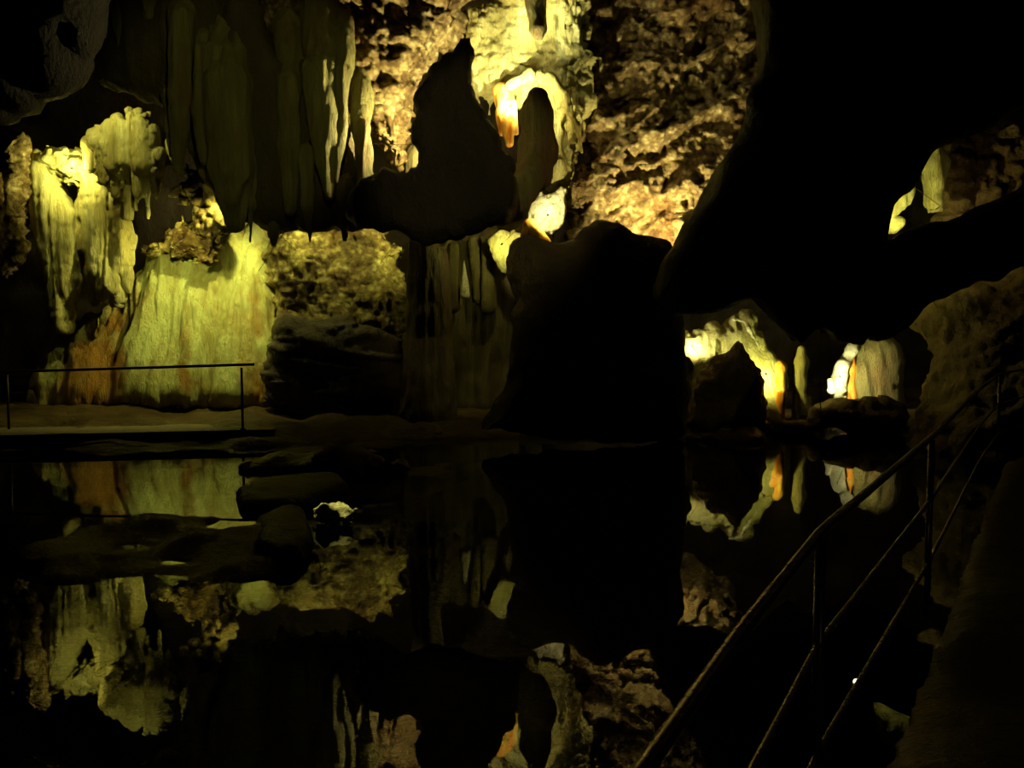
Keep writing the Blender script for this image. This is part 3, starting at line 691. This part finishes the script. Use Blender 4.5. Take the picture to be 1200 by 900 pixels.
def slab(name, pts_px, z0, z1, mat, cell, seed, lab, cat, kind=None, warp=.06):
    """A flat body: outline given by pixels that lie on the level z1, carried straight down to z0, edges rounded."""
    P2 = [tuple(at_z(px, py, z1).xy) for px, py in pts_px]
    A = np.array(P2)
    lo = np.array([A[:, 0].min(), A[:, 1].min(), z0])-3*cell-warp; hi = np.array([A[:, 0].max(), A[:, 1].max(), z1])+3*cell+warp
    n_ = np.ceil((hi-lo)/cell).astype(int)+1
    g = [lo[i]+np.arange(n_[i])*cell for i in range(3)]
    X2, Y2 = np.meshgrid(g[0], g[1], indexing='ij'); zz = np.zeros_like(X2)
    d = sd_poly(X2+warp*fbm(X2*2, Y2*2, zz, seed, 3), Y2+warp*fbm(X2*2, Y2*2, zz+9, seed, 3), P2)
    top = z1-.04+warp*.5*fbm(X2*1.5, Y2*1.5, zz, seed+4, 3)
    r = (z1-z0)*.3
    a = d[:, :, None]+r; b = np.maximum(g[2][None, None, :]-top[:, :, None], z0-g[2][None, None, :])+r
    F = np.minimum(np.maximum(a, b), 0)+np.sqrt(np.maximum(a, 0)**2+np.maximum(b, 0)**2)-r
    v, q = surface_nets(F.astype(np.float32), lo, cell)
    v = v+v_normals(v, q)*(.25*d_stone(v, seed))[:, None]
    return tag(mesh_obj(name, v, q, mat), lab, cat, None, kind)
slab('rock_shelf', warp=.2, pts_px=[(30, 640), (70, 618), (160, 606), (260, 600), (322, 618), (336, 640), (318, 662), (230, 684), (120, 690), (40, 672)], z0=-.3, z1=.07, mat=M_LIME, cell=.05, seed=101,
     lab='broad flat brown rock shelf barely above the water in the left foreground', cat='rock')
slab('rock_shelf', [(272, 566), (300, 556), (350, 552), (400, 550), (410, 560), (380, 572), (330, 580), (280, 582)], -.2, .16, M_DARK, .06, 102,
     'thin black rock shelf in the water below the end of the handrail', 'rock')
slab('boulder', [(300, 622), (298, 600), (316, 588), (340, 584), (362, 594), (366, 612), (350, 630), (322, 634)], -.2, .22, M_DARK, .06, 103,
     'dark wet boulder beside the small bright glint in the lake', 'boulder')
slab('shore_ledge', [(318, 540), (330, 518), (450, 512), (560, 520), (560, 550), (500, 575), (470, 590), (440, 585), (440, 560), (380, 545)], -.4, .03, M_DARK, .09, 104,
     'dark ledge just breaking the water from the middle shore', 'rock')
# pale stone added in place of a bright glint on the lake
flat_rock(392, 604, 26, 12, 8.85, 'small pale stone added for a bright glint in the lake right of the flat brown shelf', M_PALE, 105)

# ------------------------------------------------------------------ left platform and its handrail
A = at_z(-60, 511, .22); B = at_z(322, 503, .22)
def platform():
    root = empty('walkway', (A.x, A.y, 0)); tag(root, 'low concrete walkway along the left water edge under the handrail', 'walkway')
    d = (B-A); d.z = 0; L = d.length; d.normalize(); nrm = Vector((-d.y, d.x, 0))
    A0 = Vector((A.x, A.y, 0))-d*3
    def bar(name, s0, s1, t0, t1, z0, z1, mat, bev):
        v = []
        for z in (z0, z1):
            for s, t in ((s0, t0), (s1, t0), (s1, t1), (s0, t1)): v.append(A0+d*s+nrm*t+Vector((0, 0, z)))
        f = [(0, 3, 2, 1), (4, 5, 6, 7), (0, 1, 5, 4), (1, 2, 6, 5), (2, 3, 7, 6), (3, 0, 4, 7)]
        return piece(name, (v, f), mat, root, base=(A.x, A.y, 0), bev=bev, smooth=False)
    bar('deck', 0, L+3, 0, 1.0, .12, .22, M_CONC, .015)
    bar('plinth', 0, L+2.95, .06, .98, -.6, .12, M_CONC, .01)
platform()
def left_rail():
    p1 = at(298, 427, A.y+(B.y-A.y)*.9+.1); 
    Yr = p1.y; zr = p1.z
    p0 = at(0, 436, Yr); pl = at(-260, 443, Yr)
    post = at(283, 430, Yr)
    root = empty('handrail', (post.x, Yr, .22)); tag(root, 'thin dark handrail with an upright post along the far left walkway', 'handrail')
    piece('top_rail', tube([pl, p0, p1], .022, 12), M_IRON, root)
    piece('post', tube([(post.x, Yr, .22), (post.x, Yr, post.z-.01)], .02, 12), M_IRON, root)
    piece('post', tube([(at(8, 436, Yr).x, Yr, .22), (at(8, 436, Yr).x, Yr, at(8, 436, Yr).z-.01)], .02, 12), M_IRON, root)
    piece('base_plate', tube([(post.x, Yr, .22), (post.x, Yr, .235)], .05, 12), M_IRON, root)
left_rail()

# ------------------------------------------------------------------ near path and its handrail on the right
ZR = 1.30; ZP = .30
rail = [at_z(700, 985, ZR), at_z(757, 897, ZR), at_z(867, 741, ZR), at_z(962, 622, ZR), at_z(1092, 512, ZR), at_z(1150, 454, ZR), at_z(1172, 438, ZR), at_z(1215, 430, ZR)]
def path():
    pr = [(p.x+.10, p.y) for p in rail]
    pts = [(-1.0, -4.4)]+[(pr[0][0]-.2, -1)]+pr+[(13, pr[-1][1]+.4), (13, -4.4)]
    A_ = np.array(pts); cell = .11
    lo = np.array([-1.6, -4.6, -.9]); hi = np.array([12.0, A_[:, 1].max()+.5, .6])
    n_ = np.ceil((hi-lo)/cell).astype(int)+1
    g = [lo[i]+np.arange(n_[i])*cell for i in range(3)]
    X2, Y2 = np.meshgrid(g[0], g[1], indexing='ij'); zz = np.zeros_like(X2)
    d = sd_poly(X2, Y2, pts)
    top = ZP-.05+.05*fbm(X2*1.2, Y2*1.2, zz, 7, 3)
    F = np.maximum(d[:, :, None], np.maximum(g[2][None, None, :]-top[:, :, None], -.8-g[2][None, None, :]))
    v, q = surface_nets(F.astype(np.float32), lo, cell)
    v = v+v_normals(v, q)*(.3*d_stone(v, 7))[:, None]
    tag(mesh_obj('path', v, q, M_SHORE), kind='structure')
path()
def right_rail():
    root = empty('handrail', (rail[3].x, rail[3].y, ZP)); tag(root, 'long steel handrail with three bars curving along the near path at lower right', 'handrail')
    def off(p, z): return Vector((p.x, p.y, z))
    r1 = []
    for i_, p_ in enumerate(rail):          # straight bars with short bends at the posts
        if 0 < i_ < len(rail)-1:
            a_ = p_.lerp(rail[i_-1], .06); b_ = p_.lerp(rail[i_+1], .06)
            r1 += [a_, (a_+b_+2*p_)/4, b_]
        else: r1.append(p_)
    piece('top_rail', tube(r1, .016, 16), M_STEEL, root)
    for nm, z in (('middle_rail', ZP+.64), ('bottom_rail', ZP+.28)):
        piece(nm, tube([off(p, z) for p in r1], .011, 12), M_STEEL, root)
    for k_ in (1, 3, 4, 6):
        p = rail[k_]
        if k_ == 1: p = rail[0]
        piece('post', tube([(p.x, p.y, ZP-.02), (p.x, p.y, ZR-.01)], .018, 12), M_STEEL, root)
right_rail()
# marker light on the path edge
def marker():
    p = at_z(1003, 796, ZP+.06)
    root = empty('marker_light', (p.x, p.y, ZP)); tag(root, 'tiny white marker light glinting on the near path by the handrail', 'lamp')
    piece('housing', tube([(p.x, p.y, ZP-.02), (p.x, p.y, ZP+.035), (p.x, p.y, ZP+.045)], [.022, .022, .016], 16), M_IRON, root)
    o = piece('lens', tube([(p.x, p.y, ZP+.045), (p.x, p.y, ZP+.056), (p.x, p.y, ZP+.06)], [.011, .010, .004], 12), M_GLOBE, root)
    l = bpy.data.lights.new('bulb', 'POINT'); l.energy = .10; l.color = (1, .6, .25); l.shadow_soft_size = .01
    lo = bpy.data.objects.new('bulb', l); C.objects.link(lo); lo.parent = root; lo.location = (0, 0, .09)
marker()

# ------------------------------------------------------------------ lamps
def path_fill():  # added fill behind the camera, puts dim highlights on the rails
    root = empty('path_fill', (3.4, -2.2, 2.6)); tag(root, 'small added fill lamp, unseen behind the viewer above the near path', 'lamp')
    piece('housing', tube([(3.4, -2.2, 2.6), (3.4, -2.2, 2.68), (3.4, -2.2, 2.70)], [.06, .06, .03], 16), M_IRON, root)
    piece('stem', tube([(3.4, -2.2, 2.68), (3.4, -2.6, 3.0), (3.4, -4.3, 3.0)], .012, 8), M_IRON, root)
    l = bpy.data.lights.new('bulb', 'POINT'); l.energy = .8; l.color = (1, .75, .4); l.shadow_soft_size = .03
    lo = bpy.data.objects.new('bulb', l); C.objects.link(lo); lo.parent = root; lo.location = (0, 0, -.05)
path_fill()
LAB = {'drapery_fill': 'small added fill lamp behind the dark stalactite in the middle of the cream drapery', 'tassel': 'lamp hidden behind the top left black overhang, aimed at the brightest tassel', 'fill_left': 'ceiling floodlight above the lake aimed at the row of stalactites', 'fill_middle': 'ceiling floodlight above the lake aimed at the dim olive column', 'fill_right': 'ceiling floodlight above the lake aimed at the low glowing ridge', 'glint_fill': 'added unseen narrow spot above the pale stone in the lake', 'slope_fill': 'floodlight low on the right shore grazing the dim rock slope', 'niche_dim': 'weak lamp below the dim crusted rock near the right edge','left_curtain': 'lamp glowing at the top of the tall left drapery', 'flowstone': 'floodlight hidden above the huge green flowstone',
 'flow_glow': 'lamp by the top left of the flowstone apron', 'flow_right': 'floodlight behind the hanging rock over the yellow coral wall',
 'flow_corner': 'lamp at the upper right corner of the yellow coral wall', 'cavity': 'floodlight behind the black rounded mass, lighting the ceiling rim',
 'drapery': 'lamp under the big cream drapery beside the orange stub', 'bright_boulder': 'lamp beside the glaring white boulder',
 'alcove': 'lamp at the small yellow drapery tip in the alcove', 'right_rock': 'floodlight behind the big dark boulder mass, lighting the slanting wall',
 'ridge_left': 'lamp at the left of the low glowing ridge', 'ridge_right': 'lamp beside the orange column at the ridge foot',
 'hill': 'lamp at the white glaring stump on the right', 'niche': 'lamp inside the high right niche'}
for k_ in LAMPS: floodlight(k_, LAB[k_])

# each lamp is held by a stem that reaches the nearest rock
def add_stems():
    bpy.context.view_layer.update()
    dg = bpy.context.evaluated_depsgraph_get()
    for root in [o for o in C.objects if o.name.startswith('floodlight')]:
        p = root.location; best = None
        aim = (next(c for c in root.children if c.type == 'LIGHT').location).normalized()
        for d in [(0, 0, -1), (0, 0, 1), (1, 0, 0), (-1, 0, 0), (0, 1, 0), (.6, .5, -.6), (-.6, .5, -.6), (.6, .5, .6), (-.6, .5, .6), (0, .7, -.7), (0, .7, .7), (.7, 0, -.7), (-.7, 0, -.7)]:
            d = Vector(d).normalized()
            if d.dot(aim) > .75: continue
            hit, loc, nor, idx, ob, mx = sc.ray_cast(dg, p+d*.14, d)
            if hit and ob.parent is not root and (best is None or (loc-p).length < best[0]):
                best = ((loc-p).length, loc, d)
        near = None
        for d in [(.6, .8, .0), (-.6, .8, .0), (.5, .7, .5), (-.5, .7, .5), (.5, .7, -.5), (-.5, .7, -.5)]:
            d = Vector(d).normalized()
            hit, loc, nor, idx, ob, mx = sc.ray_cast(dg, p+d*.1, d)
            if hit and ob.parent is not root and d.dot(aim) < .9 and (loc-p).length < 1.1 and (near is None or (loc-p).length < near[0]):
                near = ((loc-p).length, loc, d)
        if root.get('open'): best = near or best
        if best:
            a = p-aim*.05
            V, Fc = tube([a, a.lerp(best[1], .3)-aim*.02, best[1]+best[2]*.05], .0045, 8)
            piece('stem', (V, Fc), M_IRON, root, base=p)
add_stems()
for o in list(C.objects):
    if o.parent is None and 'label' in o and 'kind' not in o: o['kind'] = 'thing'
